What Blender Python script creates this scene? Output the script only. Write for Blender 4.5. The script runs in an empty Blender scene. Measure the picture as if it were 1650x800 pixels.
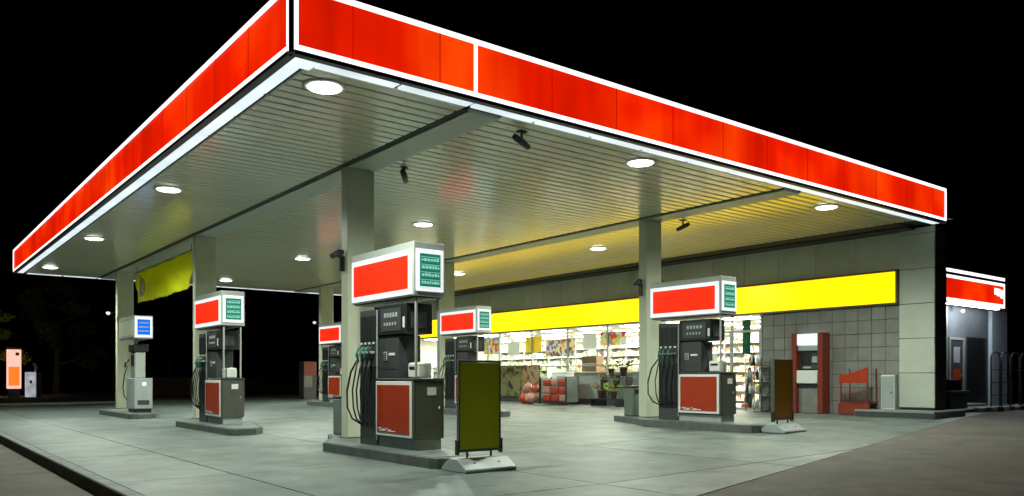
import bpy, bmesh, math, random
from mathutils import Vector, Matrix
R = random.Random(7)
S = bpy.context.scene
COL = S.collection
# ------------------------------------------------------------------ camera, world, exposure
YAW = 38.046
cam = bpy.data.cameras.new('camera'); camo = bpy.data.objects.new('camera', cam); COL.objects.link(camo)
camo.location = (0, 0, 1.25); camo.rotation_euler = (math.radians(90), 0, math.radians(-YAW))
cam.sensor_width = 36; cam.lens = 1298.5/1650*36; cam.shift_y = 209.7/1650; cam.clip_start = .1; cam.clip_end = 2000
S.camera = camo
W = bpy.data.worlds.new('World'); S.world = W; W.use_nodes = True
nt = W.node_tree; nt.nodes.clear()
wo = nt.nodes.new('ShaderNodeOutputWorld'); bg = nt.nodes.new('ShaderNodeBackground'); sky = nt.nodes.new('ShaderNodeTexSky')
sky.sky_type = 'NISHITA'; sky.sun_disc = False; sky.sun_elevation = math.radians(-7.0); sky.sun_rotation = math.radians(200)
bg.inputs[1].default_value = .012
nt.links.new(sky.outputs[0], bg.inputs[0]); nt.links.new(bg.outputs[0], wo.inputs[0])
S.view_settings.view_transform = 'Standard'; S.view_settings.look = 'None'; S.view_settings.exposure = 0; S.view_settings.gamma = 1
S.cycles.use_denoising = True
S.cycles.max_bounces = 8; S.cycles.diffuse_bounces = 4; S.cycles.glossy_bounces = 3; S.cycles.transmission_bounces = 4
S.cycles.transparent_max_bounces = 12; S.cycles.caustics_reflective = False; S.cycles.caustics_refractive = False
S.cycles.sample_clamp_indirect = 4.0
LAMP_W = 960.0     # power of a canopy lamp
# ------------------------------------------------------------------ materials
def node(nt, t, **k):
    n = nt.nodes.new(t)
    for a, b in k.items(): setattr(n, a, b)
    return n
def mat(name, col, rough=.5, metal=0., var=0., vscale=4., bump=0., bscale=40., rnd=0., spec=.5, ior=1.5, stain=None, sscale=.6, coat=0., trans=0., stain2=None):
    m = bpy.data.materials.new(name); m.use_nodes = True; t = m.node_tree; b = t.nodes['Principled BSDF']
    b.inputs['Roughness'].default_value = rough; b.inputs['Metallic'].default_value = metal; b.inputs['IOR'].default_value = ior
    b.inputs['Specular IOR Level'].default_value = spec; b.inputs['Coat Weight'].default_value = coat; b.inputs['Transmission Weight'].default_value = trans
    b.inputs['Base Color'].default_value = (*col, 1)
    geo = node(t, 'ShaderNodeNewGeometry'); last = None
    if var or rnd or stain:
        c = node(t, 'ShaderNodeRGB'); c.outputs[0].default_value = (*col, 1); last = c.outputs[0]
    def mul(fac_socket, lo, hi):
        nonlocal last
        r = node(t, 'ShaderNodeMapRange'); r.inputs['To Min'].default_value = lo; r.inputs['To Max'].default_value = hi
        t.links.new(fac_socket, r.inputs['Value'])
        x = node(t, 'ShaderNodeVectorMath', operation='SCALE'); t.links.new(last, x.inputs[0]); t.links.new(r.outputs[0], x.inputs['Scale']); last = x.outputs[0]
        return r
    if var:
        n = node(t, 'ShaderNodeTexNoise'); n.inputs['Scale'].default_value = vscale; n.inputs['Detail'].default_value = 6; n.inputs['Roughness'].default_value = .65
        t.links.new(geo.outputs['Position'], n.inputs['Vector'])
        r = mul(n.outputs[0], 1-var, 1+var); r.inputs['From Min'].default_value = .3; r.inputs['From Max'].default_value = .7
    if rnd:
        oi = node(t, 'ShaderNodeObjectInfo'); mul(oi.outputs['Random'], 1-rnd, 1+rnd)
    if stain:
        n = node(t, 'ShaderNodeTexNoise'); n.inputs['Scale'].default_value = sscale; n.inputs['Detail'].default_value = 8; n.inputs['Roughness'].default_value = .7
        t.links.new(geo.outputs['Position'], n.inputs['Vector'])
        r = node(t, 'ShaderNodeMapRange'); r.inputs['From Min'].default_value = .52; r.inputs['From Max'].default_value = .72; t.links.new(n.outputs[0], r.inputs['Value'])
        mx = node(t, 'ShaderNodeMix', data_type='RGBA'); t.links.new(r.outputs[0], mx.inputs[0]); t.links.new(last, mx.inputs[6]); mx.inputs[7].default_value = (*stain, 1); last = mx.outputs[2]
    if stain2:      # small oil drips
        n = node(t, 'ShaderNodeTexNoise'); n.inputs['Scale'].default_value = 3.1; n.inputs['Detail'].default_value = 3; t.links.new(geo.outputs['Position'], n.inputs['Vector'])
        r = node(t, 'ShaderNodeMapRange'); r.inputs['From Min'].default_value = .68; r.inputs['From Max'].default_value = .76; r.inputs['To Max'].default_value = .75; t.links.new(n.outputs[0], r.inputs['Value'])
        mx = node(t, 'ShaderNodeMix', data_type='RGBA'); t.links.new(r.outputs[0], mx.inputs[0]); t.links.new(last, mx.inputs[6]); mx.inputs[7].default_value = (*stain2, 1); last = mx.outputs[2]
    if last is not None: t.links.new(last, b.inputs['Base Color'])
    if bump:
        n = node(t, 'ShaderNodeTexNoise'); n.inputs['Scale'].default_value = bscale; n.inputs['Detail'].default_value = 4
        t.links.new(geo.outputs['Position'], n.inputs['Vector'])
        bp = node(t, 'ShaderNodeBump'); bp.inputs['Strength'].default_value = bump; bp.inputs['Distance'].default_value = .01
        t.links.new(n.outputs[0], bp.inputs['Height']); t.links.new(bp.outputs[0], b.inputs['Normal'])
    return m
def emit(name, col, s, var=0., vscale=1., col2=None, rnd=0., bands=0.):
    """emissive surface"""
    m = bpy.data.materials.new(name); m.use_nodes = True; t = m.node_tree; b = t.nodes['Principled BSDF']
    b.inputs['Base Color'].default_value = (*[c*.35 for c in col], 1); b.inputs['Roughness'].default_value = .25
    b.inputs['Emission Color'].default_value = (*col, 1); b.inputs['Emission Strength'].default_value = s
    if var or rnd:
        geo = node(t, 'ShaderNodeNewGeometry'); n = node(t, 'ShaderNodeTexNoise'); n.inputs['Scale'].default_value = vscale; n.inputs['Detail'].default_value = 2
        t.links.new(geo.outputs['Position'], n.inputs['Vector'])
        r = node(t, 'ShaderNodeMapRange'); r.inputs['From Min'].default_value = .3; r.inputs['From Max'].default_value = .7
        r.inputs['To Min'].default_value = s*(1-var); r.inputs['To Max'].default_value = s*(1+var); t.links.new(n.outputs[0], r.inputs['Value'])
        out = r.outputs[0]
        if bands:      # fluorescent tubes standing side by side behind the plastic
            mp = node(t, 'ShaderNodeMapping'); mp.inputs['Scale'].default_value = (4.2, 4.2, .25); t.links.new(geo.outputs['Position'], mp.inputs[0]); n2 = node(t, 'ShaderNodeTexNoise'); n2.inputs['Scale'].default_value = 1.; n2.inputs['Detail'].default_value = 2
            t.links.new(mp.outputs[0], n2.inputs['Vector']); q2 = node(t, 'ShaderNodeMapRange'); q2.inputs['From Min'].default_value = .3; q2.inputs['From Max'].default_value = .7; q2.inputs['To Min'].default_value = 1-bands; q2.inputs['To Max'].default_value = 1+bands
            t.links.new(n2.outputs[0], q2.inputs['Value']); mq = node(t, 'ShaderNodeMath', operation='MULTIPLY'); t.links.new(out, mq.inputs[0]); t.links.new(q2.outputs[0], mq.inputs[1]); out = mq.outputs[0]
        if rnd:
            oi = node(t, 'ShaderNodeObjectInfo'); q = node(t, 'ShaderNodeMapRange'); q.inputs['To Min'].default_value = 1-rnd; q.inputs['To Max'].default_value = 1+rnd
            t.links.new(oi.outputs['Random'], q.inputs['Value']); mm = node(t, 'ShaderNodeMath', operation='MULTIPLY'); t.links.new(out, mm.inputs[0]); t.links.new(q.outputs[0], mm.inputs[1]); out = mm.outputs[0]
        t.links.new(out, b.inputs['Emission Strength'])
        if col2:
            mx = node(t, 'ShaderNodeMix', data_type='RGBA'); r2 = node(t, 'ShaderNodeMapRange'); r2.inputs['From Min'].default_value = .45; r2.inputs['From Max'].default_value = .7
            t.links.new(n.outputs[0], r2.inputs['Value']); t.links.new(r2.outputs[0], mx.inputs[0]); mx.inputs[6].default_value = (*col, 1); mx.inputs[7].default_value = (*col2, 1)
            t.links.new(mx.outputs[2], b.inputs['Emission Color'])
    return m
M = {}
M['concrete'] = mat('concrete', (.135, .165, .155), .5, var=.38, vscale=1.3, bump=.25, bscale=60, rnd=.10, stain=(.065, .08, .075), sscale=1.1, stain2=(.03, .034, .032))
M['kerb'] = mat('kerb', (.22, .24, .23), .7, var=.25, vscale=5, bump=.4, bscale=50, rnd=.06)
M['kerb_dark'] = mat('kerb_dark', (.10, .11, .105), .7, var=.3, vscale=5, bump=.4, bscale=50)
M['asphalt'] = mat('asphalt', (.155, .14, .122), .85, var=.3, vscale=2, bump=.8, bscale=90, stain=(.10, .092, .082), sscale=.5)
M['joint'] = mat('joint', (.035, .04, .037), .9)
M['ceiling'] = mat('ceiling', (.74, .72, .50), .3, var=.05, vscale=.6, rnd=.05, ior=1.8, coat=1.)
M['ceiling'].node_tree.nodes['Principled BSDF'].inputs['Coat Roughness'].default_value = .15; M['ceiling'].node_tree.nodes['Principled BSDF'].inputs['Coat IOR'].default_value = 1.8
M['recess'] = mat('recess', (.035, .037, .03), .7)
M['beam'] = mat('beam', (.50, .53, .46), .4, var=.05)
M['column'] = mat('column', (.56, .58, .44), .38, var=.07, vscale=2)
M['cladding'] = mat('cladding', (.56, .56, .44), .42, var=.08, vscale=2, rnd=.06)
M['pier'] = mat('pier', (.52, .55, .47), .45, var=.08, vscale=2, rnd=.05)
M['tile'] = mat('tile', (.22, .222, .20), .4, var=.15, vscale=3, rnd=.10)
M['dark_trim'] = mat('dark_trim', (.03, .03, .028), .5)
M['seam_red'] = emit('seam_red', (1., .012, .0), .42)
M['navy'] = mat('navy', (.015, .02, .028), .4)
M['red_lit'] = emit('red_lit', (1., .014, .0), .86, var=.22, vscale=.55, col2=(1., .06, .001), rnd=.08, bands=.14)
M['white_lit'] = emit('white_lit', (1., .93, .94), 1.6)
M['soffit_added_glow'] = emit('soffit_added_glow', (.80, .92, .97), .95, var=.15, vscale=1.2)  # emission stands in for the white strips' light on the soffit
M['lamp'] = emit('lamp', (.92, 1., .88), 9.)
M['yellow_lit'] = emit('yellow_lit', (1., .66, .0), 1.65, var=.08, vscale=.5, bands=.05)
M['sign_red'] = emit('sign_red', (1., .028, .004), .95, var=.12, vscale=1.5)
M['sign_white'] = emit('sign_white', (.92, .98, 1.), .85)
M['green_lit'] = emit('green_lit', (.01, .17, .11), .9)
M['price_lit'] = emit('price_lit', (.25, .62, .50), .8)
M['blue_lit'] = emit('blue_lit', (.0, .13, .85), 1.)
M['silver'] = mat('silver', (.50, .53, .50), .35, metal=.35, var=.05)
M['steel'] = mat('steel', (.16, .165, .14), .33, metal=.6, var=.12, vscale=6)
M['lightgrey'] = mat('lightgrey', (.36, .39, .39), .45, var=.08)
M['black'] = mat('black', (.015, .016, .017), .4)
M['darkgrey'] = mat('darkgrey', (.05, .052, .055), .45, var=.15, vscale=8)
M['rubber'] = mat('rubber', (.012, .013, .012), .55)
M['white'] = mat('white', (.75, .76, .74), .45)
M['red_paint'] = mat('red_paint', (.42, .045, .015), .4, var=.12, vscale=5)
M['atm_red'] = mat('atm_red', (.20, .028, .014), .4, var=.12, vscale=5)
M['red_board'] = mat('red_board', (.36, .028, .002), .45, var=.08, vscale=3)
M['green_plastic'] = mat('green_plastic', (.03, .16, .10), .4)
M['bin'] = mat('bin', (.13, .16, .14), .5, var=.1)
M['olive_board'] = mat('olive_board', (.78, .69, .0), .5, var=.04)
M['brown_board'] = mat('brown_board', (.50, .18, .0), .5, var=.04)
M['banner'] = mat('banner', (.85, .87, .02), .6, var=.18, vscale=1.2)
_t = M['banner'].node_tree; _o = [n for n in _t.nodes if n.type == 'OUTPUT_MATERIAL'][0]; _tl = _t.nodes.new('ShaderNodeBsdfTranslucent'); _tl.inputs[0].default_value = (.9, .92, .02, 1); _mx = _t.nodes.new('ShaderNodeMixShader'); _mx.inputs[0].default_value = .5
_t.links.new(_t.nodes['Principled BSDF'].outputs[0], _mx.inputs[1]); _t.links.new(_tl.outputs[0], _mx.inputs[2]); _t.links.new(_mx.outputs[0], _o.inputs[0])
M['banner_print'] = mat('banner_print', (.62, .66, .55), .6, var=.2, vscale=3)
M['shop_wall'] = mat('shop_wall', (.78, .77, .68), .7)
M['shop_floor'] = mat('shop_floor', (.55, .55, .48), .3, var=.1)
M['shop_lamp'] = emit('shop_lamp', (1., .95, .80), 48.)
M['wing_fill_glow'] = emit('wing_fill_glow', (.85, .95, 1.), 18.)
M['door_frame'] = mat('door_frame', (.42, .44, .42), .4, metal=.3)
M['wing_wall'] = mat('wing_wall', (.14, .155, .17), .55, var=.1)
M['wing_pillar'] = mat('wing_pillar', (.62, .70, .78), .6, var=.08)
M['foliage'] = mat('foliage', (.11, .115, .025), .6, rnd=.2, var=.35, vscale=2)
M['foliage2'] = mat('foliage2', (.04, .06, .02), .6, rnd=.2, var=.35, vscale=2)
M['bark'] = mat('bark', (.06, .05, .04), .9, var=.3, vscale=6, bump=.6, bscale=20)
M['skin_pink'] = mat('skin_pink', (.42, .20, .16), .5, var=.2, vscale=9)
M['wood'] = mat('wood', (.20, .12, .06), .6, var=.25, vscale=9)
M['brick_wall'] = mat('brick_wall', (.18, .10, .06), .85, var=.25, vscale=5)
M['pale_box_glow'] = emit('pale_box_glow', (.62, .66, .75), .55, var=.3, vscale=2.5)  # glow put into the housing colour to brighten the pale box
M['tree_fill_glow'] = emit('tree_fill_glow', (1., .82, .35), 7.)
M['orange_lit'] = emit('orange_lit', (1., .20, .02), 1.15)
M['peach_lit'] = emit('peach_lit', (1., .52, .42), 1.15)
def glass():
    m = bpy.data.materials.new('glass'); m.use_nodes = True; t = m.node_tree; t.nodes.clear()
    o = node(t, 'ShaderNodeOutputMaterial'); tr = node(t, 'ShaderNodeBsdfTransparent'); gl = node(t, 'ShaderNodeBsdfGlossy'); gl.inputs['Roughness'].default_value = .02
    tr.inputs[0].default_value = (.93, .96, .94, 1)
    fr = node(t, 'ShaderNodeFresnel'); mx = node(t, 'ShaderNodeMixShader')
    ge = node(t, 'ShaderNodeNewGeometry'); mm = node(t, 'ShaderNodeMath', operation='SUBTRACT'); mm.inputs[0].default_value = 1; t.links.new(ge.outputs['Backfacing'], mm.inputs[1])
    m2 = node(t, 'ShaderNodeMath', operation='MULTIPLY'); t.links.new(fr.outputs[0], m2.inputs[0]); t.links.new(mm.outputs[0], m2.inputs[1])
    t.links.new(m2.outputs[0], mx.inputs[0]); t.links.new(tr.outputs[0], mx.inputs[1]); t.links.new(gl.outputs[0], mx.inputs[2]); t.links.new(mx.outputs[0], o.inputs[0])
    return m
M['glass'] = glass(); M['yellow_card'] = mat('yellow_card', (.75, .62, .12), .5)
def colourful(name, cols, scale, rough=.5, em=0.):
    """printed packaging: blocks of colour"""
    m = bpy.data.materials.new(name); m.use_nodes = True; t = m.node_tree; b = t.nodes['Principled BSDF']; b.inputs['Roughness'].default_value = rough
    geo = node(t, 'ShaderNodeNewGeometry'); v = node(t, 'ShaderNodeTexVoronoi'); v.inputs['Scale'].default_value = scale; t.links.new(geo.outputs['Position'], v.inputs['Vector'])
    sep = node(t, 'ShaderNodeSeparateColor'); t.links.new(v.outputs['Color'], sep.inputs[0]); r = node(t, 'ShaderNodeValToRGB'); r.color_ramp.interpolation = 'CONSTANT'
    while len(r.color_ramp.elements) > 1: r.color_ramp.elements.remove(r.color_ramp.elements[0])
    for i, c in enumerate(cols):
        e = r.color_ramp.elements[0] if i == 0 else r.color_ramp.elements.new(i/len(cols)); e.position = i/len(cols); e.color = (*c, 1)
    t.links.new(sep.outputs[0], r.inputs[0]); t.links.new(r.outputs[0], b.inputs['Base Color'])
    if em: t.links.new(r.outputs[0], b.inputs['Emission Color']); b.inputs['Emission Strength'].default_value = em
    return m
M['goods_a'] = colourful('goods_a', [(.8, .78, .7), (.75, .6, .2), (.8, .8, .8), (.3, .35, .6), (.8, .75, .6), (.55, .15, .1), (.5, .6, .2)], 7)
M['goods_b'] = colourful('goods_b', [(.8, .8, .75), (.6, .35, .15), (.8, .7, .4), (.8, .8, .8), (.25, .12, .08), (.2, .25, .45)], 9)
M['goods_c'] = colourful('goods_c', [(.4, .5, .1), (.8, .8, .6), (.1, .1, .12), (.75, .75, .8), (.6, .65, .3)], 6)
def swirl(name, cols, scale, dist):
    m = bpy.data.materials.new(name); m.use_nodes = True; t = m.node_tree; b = t.nodes['Principled BSDF']; b.inputs['Roughness'].default_value = .45
    geo = node(t, 'ShaderNodeNewGeometry'); w = node(t, 'ShaderNodeTexNoise'); w.inputs['Scale'].default_value = scale; w.inputs['Distortion'].default_value = dist; w.inputs['Detail'].default_value = 4
    t.links.new(geo.outputs['Position'], w.inputs['Vector']); r = node(t, 'ShaderNodeValToRGB'); r.color_ramp.interpolation = 'CONSTANT'
    n = len(cols)
    r.color_ramp.elements.remove(r.color_ramp.elements[0])
    for i, c in enumerate(cols):
        e = r.color_ramp.elements[0] if i == 0 else r.color_ramp.elements.new(.5); e.position = .32+.36*i/n; e.color = (*c, 1)
    t.links.new(w.outputs[0], r.inputs[0]); t.links.new(r.outputs[0], b.inputs['Base Color'])
    return m
M['poster_olive'] = swirl('poster_olive', [(.02, .02, .012), (.10, .09, .02), (.18, .17, .07), (.03, .03, .012), (.13, .12, .03)], 2.4, .6)
M['poster_brown'] = swirl('poster_brown', [(.05, .015, .005), (.22, .09, .02), (.28, .22, .12), (.20, .03, .008), (.10, .08, .03)], 2.2, .6)
M['poster_blue'] = swirl('poster_blue', [(.03, .04, .10), (.12, .22, .42), (.35, .33, .50), (.02, .02, .04)], 2.2, 1.)
def paper(src):
    m = M[src].copy(); t = m.node_tree; o = [n for n in t.nodes if n.type == 'OUTPUT_MATERIAL'][0]; b = t.nodes['Principled BSDF']; tl = t.nodes.new('ShaderNodeBsdfTranslucent'); mx = t.nodes.new('ShaderNodeMixShader'); mx.inputs[0].default_value = .6
    tl.inputs[0].default_value = b.inputs['Base Color'].default_value[:]
    if b.inputs['Base Color'].is_linked: t.links.new(b.inputs['Base Color'].links[0].from_socket, tl.inputs[0])
    t.links.new(b.outputs[0], mx.inputs[1]); t.links.new(tl.outputs[0], mx.inputs[2]); t.links.new(mx.outputs[0], o.inputs[0]); return m
# ------------------------------------------------------------------ mesh helpers
class MB:
    def __init__(s): s.bm = bmesh.new()
    def box(s, x0, x1, y0, y1, z0, z1, bev=0., seg=1):
        vs = [s.bm.verts.new((x, y, z)) for z in (z0, z1) for y in (y0, y1) for x in (x0, x1)]
        fs = [s.bm.faces.new([vs[i] for i in q]) for q in ((0,2,3,1),(4,5,7,6),(0,1,5,4),(2,6,7,3),(0,4,6,2),(1,3,7,5))]
        if bev:
            es = set(e for f in fs for e in f.edges); bmesh.ops.bevel(s.bm, geom=list(es), offset=bev, segments=seg, affect='EDGES', profile=.5)
        return s
    def prism(s, pts, z0, z1, bev=0., zf=None):
        f0 = zf or (lambda x, y: 0.)
        lo = [s.bm.verts.new((x, y, z0+f0(x, y))) for x, y in pts]; hi = [s.bm.verts.new((x, y, z1+f0(x, y))) for x, y in pts]; n = len(pts)
        top = s.bm.faces.new(hi); s.bm.faces.new(lo[::-1])
        for i in range(n): s.bm.faces.new((lo[i], lo[(i+1) % n], hi[(i+1) % n], hi[i]))
        if bev: bmesh.ops.bevel(s.bm, geom=list(top.edges), offset=bev, segments=2, affect='EDGES', profile=.5)
        return s
    def lathe(s, cx, cy, prof, n=20):
        rings = []
        for r, z in prof:
            if r < 1e-6: rings.append([s.bm.verts.new((cx, cy, z))])
            else: rings.append([s.bm.verts.new((cx+r*math.cos(2*math.pi*k/n), cy+r*math.sin(2*math.pi*k/n), z)) for k in range(n)])
        for a, b in zip(rings, rings[1:]):
            for k in range(n):
                k2 = (k+1) % n
                if len(a) == 1 and len(b) == 1: continue
                if len(a) == 1: s.bm.faces.new((a[0], b[k2], b[k]))
                elif len(b) == 1: s.bm.faces.new((a[k], a[k2], b[0]))
                else: s.bm.faces.new((a[k], a[k2], b[k2], b[k]))
        return s
    def tube(s, pts, r, n=8):
        pts = [Vector(p) for p in pts]; rr = r if isinstance(r, (list, tuple)) else [r]*len(pts); rings = []
        up = Vector((.13, .31, .94)).normalized()
        for i, p in enumerate(pts):
            d = (pts[min(i+1, len(pts)-1)]-pts[max(i-1, 0)]).normalized(); a = d.cross(up)
            if a.length < .05: a = d.cross(Vector((1, 0, 0)))
            a.normalize(); b = d.cross(a)
            rings.append([s.bm.verts.new(p+rr[i]*(math.cos(2*math.pi*k/n)*a+math.sin(2*math.pi*k/n)*b)) for k in range(n)])
        for a, b in zip(rings, rings[1:]):
            for k in range(n): s.bm.faces.new((a[k], a[(k+1) % n], b[(k+1) % n], b[k]))
        s.bm.faces.new(rings[0][::-1]); s.bm.faces.new(rings[-1]); return s
    def quad(s, a, b, c, d): s.bm.faces.new([s.bm.verts.new(p) for p in (a, b, c, d)]); return s
    def mesh(s, name, m, off=(0, 0, 0), smooth=False):
        bmesh.ops.recalc_face_normals(s.bm, faces=s.bm.faces[:])
        bmesh.ops.translate(s.bm, verts=s.bm.verts[:], vec=[-c for c in off])
        me = bpy.data.meshes.new(name); s.bm.to_mesh(me); s.bm.free(); me.materials.append(M[m] if isinstance(m, str) else m)
        if smooth:
            for p in me.polygons: p.use_smooth = True
        return me
    def build(s, name, m, parent=None, smooth=False, kind=None):
        off = Vector((0, 0, 0)); q = parent
        while q is not None: off += q.location; q = q.parent
        o = bpy.data.objects.new(name, s.mesh(name, m, off, smooth)); COL.objects.link(o); o.parent = parent
        if kind: o['kind'] = kind
        return o
def B(name, m, parent, *a, **k): return MB().box(*a, **k).build(name, m, parent)
def thing(name, label, cat, loc=(0, 0, 0), group=None, rz=0.):
    o = bpy.data.objects.new(name, None); COL.objects.link(o); o.location = loc; o.rotation_euler.z = rz; o.empty_display_size = .2
    o['label'] = label; o['category'] = cat
    if group: o['group'] = group
    return o
def tag(o, label=None, cat=None, group=None, kind=None):
    for k, v in (('label', label), ('category', cat), ('group', group), ('kind', kind)):
        if v: o[k] = v
    return o
def copy_tree(o, label=None, loc=None, rz=None):
    def rec(a, par):
        c = a.copy(); COL.objects.link(c); c.parent = par
        for ch in kids.get(a.name, ()): rec(ch, c)
        return c
    kids = {}
    for x in list(bpy.data.objects):
        if x.parent: kids.setdefault(x.parent.name, []).append(x)
    c = rec(o, None)
    if label: c['label'] = label
    if loc is not None: c.location = loc
    if rz is not None: c.rotation_euler.z = rz
    return c
def repeat(o, dx, dy, dz=0.):
    c = o.copy(); COL.objects.link(c); c.location = (o.location.x+dx, o.location.y+dy, o.location.z+dz); return c
def struct(o): o['kind'] = 'structure'; return o
# ------------------------------------------------------------------ main dimensions (metres)
H = 5.116; FH = .86
CX0, CX1, CY0, CY1 = 3.82, 20.9, 9.14, 34.7
WX = 20.9
def gz(x): return 0. if x < 7 else min(x-7, 14.5)*.019
# ------------------------------------------------------------------ ground
def ground():
    xs = [-400, -60, -10, 1.98, 2.02, 7, 10, 14, 18, 21.5, 40, 120, 500]; ys = [-300, -20, 5, 12, 20, 30, 43, 60, 120, 600]
    m = MB(); g = {}
    for i, x in enumerate(xs):
        for j, y in enumerate(ys):
            z = -.13 if x < 2 else gz(x)-.02
            g[i, j] = m.bm.verts.new((x, y, z))
    for i in range(len(xs)-1):
        for j in range(len(ys)-1): m.bm.faces.new((g[i, j], g[i+1, j], g[i+1, j+1], g[i, j+1]))
    struct(m.build('asphalt_ground', 'asphalt'))
ground()
FC = bpy.data.objects.new('forecourt', None); COL.objects.link(FC); FC['kind'] = 'structure'; FC.location = (2.2, 9, 0)
LA = (5.6, 5.25); LB = (30., 10.9)       # diagonal edge of the concrete
def inside(p): return (LB[0]-LA[0])*(p[1]-LA[1])-(LB[1]-LA[1])*(p[0]-LA[0])
def clip(poly):
    out = []
    for i, a in enumerate(poly):
        b = poly[(i+1) % len(poly)]; da, db = inside(a), inside(b)
        if da >= 0: out.append(a)
        if da*db < 0: t = da/(da-db); out.append((a[0]+t*(b[0]-a[0]), a[1]+t*(b[1]-a[1])))
    return out
sub = MB()
xe = [2.2, 3.62, 6.7, 9.8, 12.9, 16.0, 18.5, 20.9, 24.2, 27.5]
ye = [3.2+3.65*k for k in range(0, 12)]
for i in range(len(xe)-1):
    for j in range(len(ye)-1):
        g = .011
        if xe[i] >= 20.8 and ye[j+1] > 12: continue
        p = clip([(xe[i]+g, ye[j]+g), (xe[i+1]-g, ye[j]+g), (xe[i+1]-g, ye[j+1]-g), (xe[i]+g, ye[j+1]-g)])
        if len(p) > 2: MB().prism(p, -.06+R.uniform(-.001, .001), 0, zf=lambda x, y: gz(x)).build('slab', 'concrete', FC)
p = clip([(2.2, 3.2), (7, 3.2), (7, 43.3), (2.2, 43.3)])
MB().prism(p, -.1, -.012, zf=lambda x, y: gz(x)).build('joint_bed', 'joint', FC)
p = clip([(7, 3.2), (20.9, 3.2), (20.9, 43.3), (7, 43.3)])
MB().prism(p, -.1, -.012, zf=lambda x, y: gz(x)).build('joint_bed', 'joint', FC)
# asphalt apron on the right, flush with the slabs
AP = bpy.data.objects.new('asphalt_apron', None); COL.objects.link(AP); AP['kind'] = 'structure'; AP.location = (12, 2, 0)
def yl(x): return LA[1]+(LB[1]-LA[1])*(x-LA[0])/(LB[0]-LA[0])
for a, b in ((2.2, 7.), (7., 21.5), (21.5, 24.6)): MB().prism([(a, -12), (b, -12), (b, yl(b)-.004), (a, yl(a)-.004)], -.015, -.004, zf=lambda x, y: gz(x)).build('surface', 'asphalt', AP)
MB().prism([(24.6, -12), (70, -12), (70, 9.845), (24.6, 9.845)], -.015, -.004, zf=lambda x, y: gz(x)).build('surface', 'asphalt', AP)
# kerb along the left edge
KB = bpy.data.objects.new('kerb', None); COL.objects.link(KB); KB['kind'] = 'structure'; KB.location = (2.1, 9, 0)
k0 = None
for j in range(38):
    y = 4.0+j*1.05
    if k0 is None: k0 = B('kerb_stone', 'kerb', KB, 2.03, 2.19, y, y+1.035, -.25, .012, bev=.012)
    else: repeat(k0, 0, j*1.05)
# far kerb, verge and low wall
struct(B('far_kerb', 'kerb', None, -40, 60, 43.4, 43.7, -.2, .10, bev=.02))
# ------------------------------------------------------------------ canopy
CN = thing('canopy', 'large flat canopy with glowing red fascia edged in white light over the pumps', 'canopy', (CX0, CY0, 0))
B('roof', 'dark_trim', CN, CX0+.1, CX1+.6, CY0+.1, CY1-.1, H+.18, H+FH-.06)
# ceiling planks run along X in three bays
pitch = .25; bays = [(CX0+.36, 6.56), (7.24, 14.42), (15.10, 19.95)]
ncount = int((CY1-.42-(CY0+.42))/pitch)
for bx0, bx1 in bays:
    p0 = MB(); y = CY0+.34
    me = None
    prof = [(0, .03), (.004, .008), (.018, 0), (.196, 0), (.210, .008), (.214, .03)]
    def plank(mb, x0, x1, y):
        a = [mb.bm.verts.new((x0, y+u, H+v)) for u, v in prof]; b = [mb.bm.verts.new((x1, y+u, H+v)) for u, v in prof]
        for k in range(5): mb.bm.faces.new((a[k], a[k+1], b[k+1], b[k]))
        mb.bm.faces.new((a[0], b[0], b[5], a[5])); mb.bm.faces.new(a[::-1]); mb.bm.faces.new(b)
    plank(p0, bx0, bx1, y); first = p0.build('ceiling_plank', 'ceiling', CN)
    for k in range(1, 100): repeat(first, 0, k*pitch)
    st = MB()
    for k in range(100, ncount+1): plank(st, bx0, bx1, y+k*pitch)
    st.build('ceiling_planks', 'ceiling', CN, kind='stuff')
B('ceiling_backing', 'recess', CN, CX0+.1, CX1-.02, CY0+.1, CY1-.1, H+.03, H+.12)
for bx in (6.673, 14.536):
    B('beam', 'beam', CN, bx, bx+.55, CY0+.41, CY1-.41, H-.03, H+.028, bev=.004)
    B('beam_groove', 'recess', CN, bx-.10, bx-.004, CY0+.41, CY1-.41, H-.005, H+.025)
B('wall_trim', 'dark_trim', CN, 19.98, 20.40, CY0+.75, CY1-.41, H-.02, H+.028)
B('wall_trim', 'dark_trim', CN, 20.404, 20.89, CY0+.75, CY1-.41, H-.07, H+.028)
# fascia
zb = H+.05; zw = .066
def fascia_x(y, s):       # runs along X; s=-1 outer face towards -Y
    pass
seams = [CX0+.06, 4.64, 5.93, 6.50] + [6.56+1.365*k for k in range(1, 11)] + [CX1-.06]
for a, b in zip(seams, seams[1:]):
    a2 = a+.045 if abs(a-6.50) < .01 else a; b2 = b-.0
    B('fascia_panel', 'red_lit', CN, a2+.008, b2-.008, CY0+.012, CY0+.05, zb+zw, H+FH-.075, bev=.004)
sy = [CY0+.06+1.37*k for k in range(19)]; sy[-1] = CY1-.06
for a, b in zip(sy, sy[1:]): B('fascia_panel', 'red_lit', CN, CX0+.012, CX0+.05, a+.008, b-.008, zb+zw, H+FH-.075, bev=.004)
for a, b in zip(sy, sy[1:]): B('fascia_panel', 'red_lit', CN, CX0+.2+(a-CY0)*.65, CX0+.2+(b-CY0)*.65-.01, CY1-.05, CY1-.012, zb+zw, H+FH-.075) if False else None
for a in seams[1:-1]:
    if abs(a-6.50) > .01: B('fascia_seam', 'seam_red', CN, a-.006, a+.006, CY0+.006, CY0+.05, zb+zw, H+FH-.075)
for a in sy[1:-1]: B('fascia_seam', 'seam_red', CN, CX0+.006, CX0+.05, a-.006, a+.006, zb+zw, H+FH-.075)
B('fascia_box', 'dark_trim', CN, CX0+.052, CX1-.0, CY0+.052, CY0+.11, H+.004, H+FH-.01)
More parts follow.
